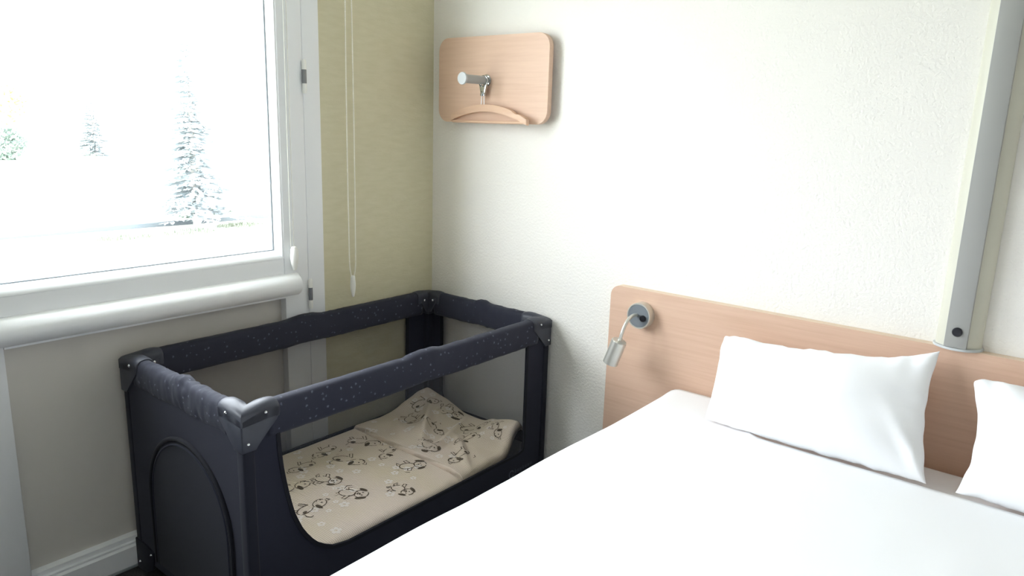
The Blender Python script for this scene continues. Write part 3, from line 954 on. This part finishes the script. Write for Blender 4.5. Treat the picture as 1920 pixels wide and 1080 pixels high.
# printed motifs: little puppies, flowers and paw dots drawn as thin inked shapes lying on the cover
def ell(cx, cy, rx, ry, rot=0, a0=0, a1=360, n=16):
    out = []
    for t in range(n + 1):
        a = math.radians(a0 + (a1 - a0) * t / n)
        x, y = rx * math.cos(a), ry * math.sin(a)
        c, s = math.cos(rot), math.sin(rot)
        out.append((cx + c * x - s * y, cy + s * x + c * y))
    return out
PUP = dict(
    strokes=[ell(0.22, 0.16, 0.21, 0.17, 0.2, -30, 320), ell(-0.16, -0.10, 0.27, 0.16, 0.3, 40, 330),
             [(-0.40, -0.02), (-0.50, 0.08), (-0.48, 0.20), (-0.40, 0.22)],
             [(-0.30, -0.22), (-0.34, -0.38), (-0.26, -0.39), (-0.22, -0.25)],
             [(0.02, -0.16), (0.02, -0.36), (0.10, -0.37), (0.10, -0.12)],
             [(0.28, 0.06), (0.34, 0.02), (0.40, 0.07)], [(0.36, 0.30), (0.46, 0.36), (0.47, 0.24)]],
    fills=[ell(0.06, 0.20, 0.06, 0.13, 0.5), ell(0.27, 0.20, 0.022, 0.03), ell(0.40, 0.11, 0.035, 0.028), ell(-0.28, -0.06, 0.07, 0.045, 0.4)])
PUP2 = dict(
    strokes=[ell(0.0, 0.20, 0.19, 0.17, 0, 20, 350), ell(0.02, -0.16, 0.17, 0.21, 0.1, 70, 420),
             [(-0.14, -0.05), (-0.30, -0.14), (-0.27, -0.22), (-0.13, -0.16)], [(0.16, -0.04), (0.30, -0.10), (0.29, -0.19), (0.17, -0.16)],
             [(-0.10, -0.34), (-0.20, -0.42), (-0.06, -0.43), (0.0, -0.36)], [(0.10, -0.34), (0.22, -0.40), (0.20, -0.46), (0.06, -0.40)],
             [(-0.05, 0.12), (0.0, 0.09), (0.05, 0.12)], [(0.2, -0.28), (0.36, -0.26), (0.40, -0.14)]],
    fills=[ell(-0.20, 0.22, 0.055, 0.14, -0.35), ell(0.21, 0.20, 0.05, 0.12, 0.45), ell(-0.06, 0.22, 0.02, 0.026), ell(0.07, 0.22, 0.02, 0.026), ell(0.0, 0.155, 0.035, 0.025)])
pale = bmesh.new()
EPS = 0.0011
def on(x, y, e=EPS):
    p = mpos(x, y); p.z += e
    return p
def inside(x, y):
    return abs(x) < MA - 0.02 and abs(y) < MB_ - 0.02
def stroke(bm, pts, w):
    if not all(inside(*q) for q in pts):
        return
    prev = None
    for t, q in enumerate(pts):
        a = Vector(pts[max(t - 1, 0)]); b = Vector(pts[min(t + 1, len(pts) - 1)])
        d = (b - a)
        if d.length < 1e-9:
            continue
        d.normalize()
        ww = w * (0.7 + 0.6 * abs(math.sin(t * 1.9)))
        n_ = Vector((-d.y, d.x)) * ww / 2
        cur = (bm.verts.new(on(q[0] + n_.x, q[1] + n_.y)), bm.verts.new(on(q[0] - n_.x, q[1] - n_.y)))
        if prev and srnd.random() > 0.16:
            bm.faces.new([prev[0], prev[1], cur[1], cur[0]])
        prev = cur
def fill(bm, pts, e=EPS):
    if all(inside(*q) for q in pts):
        bm.faces.new([bm.verts.new(on(q[0], q[1], e)) for q in pts[:-1]])
rnd = random.Random(11)
srnd = random.Random(4)
def place(pts, cx, cy, s, rot, mir):
    c, n_ = math.cos(rot), math.sin(rot)
    return [(cx + s * (c * x * mir - n_ * y), cy + s * (n_ * x * mir + c * y)) for x, y in pts]
k = 0
for iy in range(9):
    for ix in range(4):
        cx = min(MA - 0.085, -MA + 0.085 + ix * 0.140 + (0.05 if iy % 2 else 0) + rnd.uniform(-.014, .014))
        cy = -MB_ + 0.085 + iy * 0.128 + rnd.uniform(-.018, .018)
        if ix == 3 and iy % 2:
            continue
        k += 1
        if rnd.random() < 0.88:
            d = PUP if rnd.random() < 0.6 else PUP2
            s = rnd.uniform(0.105, 0.135); rot = rnd.uniform(-1.2, 0.6) - 1.1; mir = rnd.choice((-1, 1))
            dark = bmesh.new()
            for st in d['strokes']:
                stroke(dark, place(st, cx, cy, s, rot, mir), 0.0026)
            for fl in d['fills']:
                fill(dark, place(fl, cx, cy, s, rot, mir))
            if len(dark.faces) > 30:
                finish('printed_puppy', dark, M_print, mat_t, local=True)
        for q in range(rnd.choice((2, 3, 4))):
            px, py = cx + rnd.uniform(-.075, .075), cy + rnd.uniform(-.075, .075)
            r = rnd.uniform(0.006, 0.011)
            for a in range(5):
                fill(pale, ell(px + r * math.cos(a * 1.2566), py + r * math.sin(a * 1.2566), r * .62, r * .62, 0, n=8), 0.0007)
finish('printed_flowers', pale, M_printpale, mat_t, local=True, kind='stuff')

# ------------------------------------------------------------------ outside, seen through the glass
GZ = -1.8
M_lawn = material('pale_ground', lin(190, 190, 178), 0.95, spec=0.1)  # the ground's own pale colour, mottled by noise
v = coords(M_lawn)
base(M_lawn, ramp(M_lawn, noise_tex(M_lawn, v, 0.25, 4), [(0.35, lin(178, 184, 160)), (0.65, lin(204, 203, 194))]))
box('ground_outside', (-120, -60, GZ - 0.2), (-0.32, 120, GZ), M_lawn, kind='structure')
M_path = material('pale_path_paving', lin(205, 205, 205), 0.9, spec=0.1)
M_kerb = material('kerb_stone', lin(88, 94, 97), 0.9, spec=0.1)
M_grass = material('lawn_green', lin(112, 118, 104), 0.95, spec=0.1)
def strip(name, a, b, w, z, mat, h):
    a = Vector(a); b = Vector(b); d = (b - a).normalized(); n_ = Vector((-d.y, d.x)) * w / 2
    bm = bmesh.new()
    add_prism(bm, [tuple(a - n_), tuple(b - n_), tuple(b + n_), tuple(a + n_)], 'z', z, z + h)
    return finish(name, bm, mat, kind='structure')
strip('path_outside', (-18.2, -8), (-17.4, 14.5), 1.3, GZ + 0.001, M_path, 0.02)
strip('kerb_outside', (-19.10, -8), (-18.4, 14.5), 0.16, GZ + 0.001, M_kerb, 0.12)
rnd = random.Random(5)
for (gx, gy, rx, ry) in ((-17.0, 5.9, 0.40, 0.75), (-16.9, 7.5, 0.45, 0.7), (-17.3, 9.2, 0.4, 0.7)):
    bm = bmesh.new()
    for t in range(420):
        a, r = rnd.uniform(0, 6.28), math.sqrt(rnd.random())
        px, py = gx + rx * r * math.cos(a), gy + ry * r * math.sin(a)
        hh = rnd.uniform(0.05, 0.14); w = 0.02; b = rnd.uniform(0, 6.28)
        lx, ly = rnd.uniform(-.05, .05), rnd.uniform(-.05, .05)
        bm.faces.new([bm.verts.new((px - w * math.cos(b), py - w * math.sin(b), GZ + 0.02)), bm.verts.new((px + w * math.cos(b), py + w * math.sin(b), GZ + 0.02)), bm.verts.new((px + lx, py + ly, GZ + 0.02 + hh))])
    o = finish('grass_tuft', bm, M_grass, org=(gx, gy, GZ))
    o['kind'] = 'stuff'

def leafmat(name, a, b):
    m = material(name, a, 0.8, spec=0.2)
    base(m, ramp(m, noise_tex(m, coords(m), 4.0, 3), [(0.3, a), (0.7, b)]))
    return m
M_spruce = leafmat('blue_spruce_needles', lin(150, 157, 160), lin(184, 190, 192))  # needles paled in the colour, standing in for outdoor haze
M_ever = leafmat('evergreen_leaves', lin(104, 120, 112), lin(138, 150, 140))
M_low = leafmat('low_shrub_leaves', lin(70, 82, 72), lin(96, 108, 96))
M_yellow = leafmat('autumn_yellow_leaves', lin(212, 200, 140), lin(226, 218, 168))
M_bark = material('grey_bark', lin(164, 158, 154), 0.95)
def spruce(label, x, y, h, r, mat, seed, tiers, group=None):
    rd = random.Random(seed)
    t = thing('spruce_tree', (x, y, GZ), label, 'tree', group)
    tube('trunk', [(x, y, GZ), (x + 0.02, y, GZ + h * 0.5), (x, y, GZ + h * 0.97)], [h * 0.022, h * 0.014, h * 0.004], M_bark, t, 8)
    bm = bmesh.new()
    for k in range(tiers):
        f = k / (tiers - 1)
        z = GZ + h * (0.10 + 0.87 * f)
        rr = r * (1 - f) ** 0.85 + 0.04 * r
        nb = max(7, int(20 * (1 - f) + 6))
        for b in range(nb):
            if rd.random() < 0.12:
                continue
            a = rd.uniform(0, 6.283)
            L = rr * rd.uniform(0.65, 1.1)
            dx, dy = math.cos(a), math.sin(a)
            # drooping bough with short flat sprays on both sides
            ns = max(4, int(9 * L / r + 3))
            for q in range(1, ns + 1):
                s = q / ns
                px, py = x + dx * L * s, y + dy * L * s
                pz = z - 0.16 * L * s - 0.10 * L * s * s + 0.10 * L * s ** 3 + rd.uniform(-.03, .03) * r
                sl = 0.20 * r * (1.15 - 0.6 * s) * rd.uniform(.7, 1.25)
                for sd in (-1, 1):
                    aa = a + sd * rd.uniform(0.5, 1.0)
                    ex, ey = math.cos(aa) * sl, math.sin(aa) * sl
                    wx, wy = -math.sin(aa) * sl * 0.16, math.cos(aa) * sl * 0.16
                    dz = -0.22 * sl + rd.uniform(-.08, .08) * sl
                    A = bm.verts.new((px, py, pz)); B_ = bm.verts.new((px + ex * .5 + wx, py + ey * .5 + wy, pz + dz * .4 + 0.05 * sl))
                    C_ = bm.verts.new((px + ex, py + ey, pz + dz)); D = bm.verts.new((px + ex * .5 - wx, py + ey * .5 - wy, pz + dz * .4 - 0.12 * sl))
                    bm.faces.new([A, B_, C_]); bm.faces.new([A, C_, D])
    finish('needle_boughs', bm, mat, t, kind='stuff')
    return t
spruce('tall pale blue spruce standing outside the window', -17.96, 8.28, 5.1, 1.35, M_spruce, 3, 34)
spruce('small distant blue spruce left of the tall one', -48.98, 17.83, 4.3, 1.5, M_spruce, 8, 26)
def leafy(name, label, cat, x, y, z0, rx, rz, mat, seed, n, trunk):
    rd = random.Random(seed)
    t = thing(name, (x, y, GZ), label, cat)
    if trunk:
        tube('trunk', [(x, y, GZ), (x + .03, y, z0), (x, y, z0 + rz * .5)], [0.07, 0.05, 0.03], M_bark, t, 8)
    else:
        bm = bmesh.new()
        for b in range(5):
            a = b * 1.256
            add_tube(bm, [(x, y, GZ), (x + rx * .5 * math.cos(a), y + rx * .5 * math.sin(a), z0)], 0.02, 5)
        finish('stems', bm, M_bark, t)
    bm = bmesh.new()
    for k in range(n):
        d = Vector((rd.gauss(0, 1), rd.gauss(0, 1), rd.gauss(0, 1))).normalized() * rd.random() ** 0.4
        lump = 1 + 0.35 * fbm(d.x, d.y, d.z + seed, 2.2)
        p = Vector((x + d.x * rx * lump, y + d.y * rx * lump, max(GZ + 0.02, z0 + d.z * rz * lump)))
        s = rx * rd.uniform(0.07, 0.15)
        u = Vector((rd.gauss(0, 1), rd.gauss(0, 1), rd.gauss(0, 1))).normalized(); w = u.orthogonal().normalized()
        bm.faces.new([bm.verts.new(p - u * s), bm.verts.new(p + w * s * .5), bm.verts.new(p + u * s), bm.verts.new(p - w * s * .5)])
    finish('foliage', bm, mat, t, kind='stuff')
leafy('evergreen_bush', 'dark round bush far outside at the left edge', 'bush', -50.4, 13.2, GZ + 1.0, 1.25, 1.05, M_ever, 2, 1500, False)
leafy('autumn_tree', 'small yellow autumn tree behind the dark bush', 'tree', -56.5, 15.2, GZ + 3.4, 1.9, 1.6, M_yellow, 6, 1500, True)
leafy('low_shrub', 'low flat shrub under the tall spruce, left of two', 'bush', -19.83, 9.05, GZ + 0.13, 0.42, 0.13, M_low, 12, 700, False)
leafy('low_shrub', 'low flat shrub under the tall spruce, right of two', 'bush', -20.07, 10.15, GZ + 0.13, 0.40, 0.12, M_low, 14, 700, False)
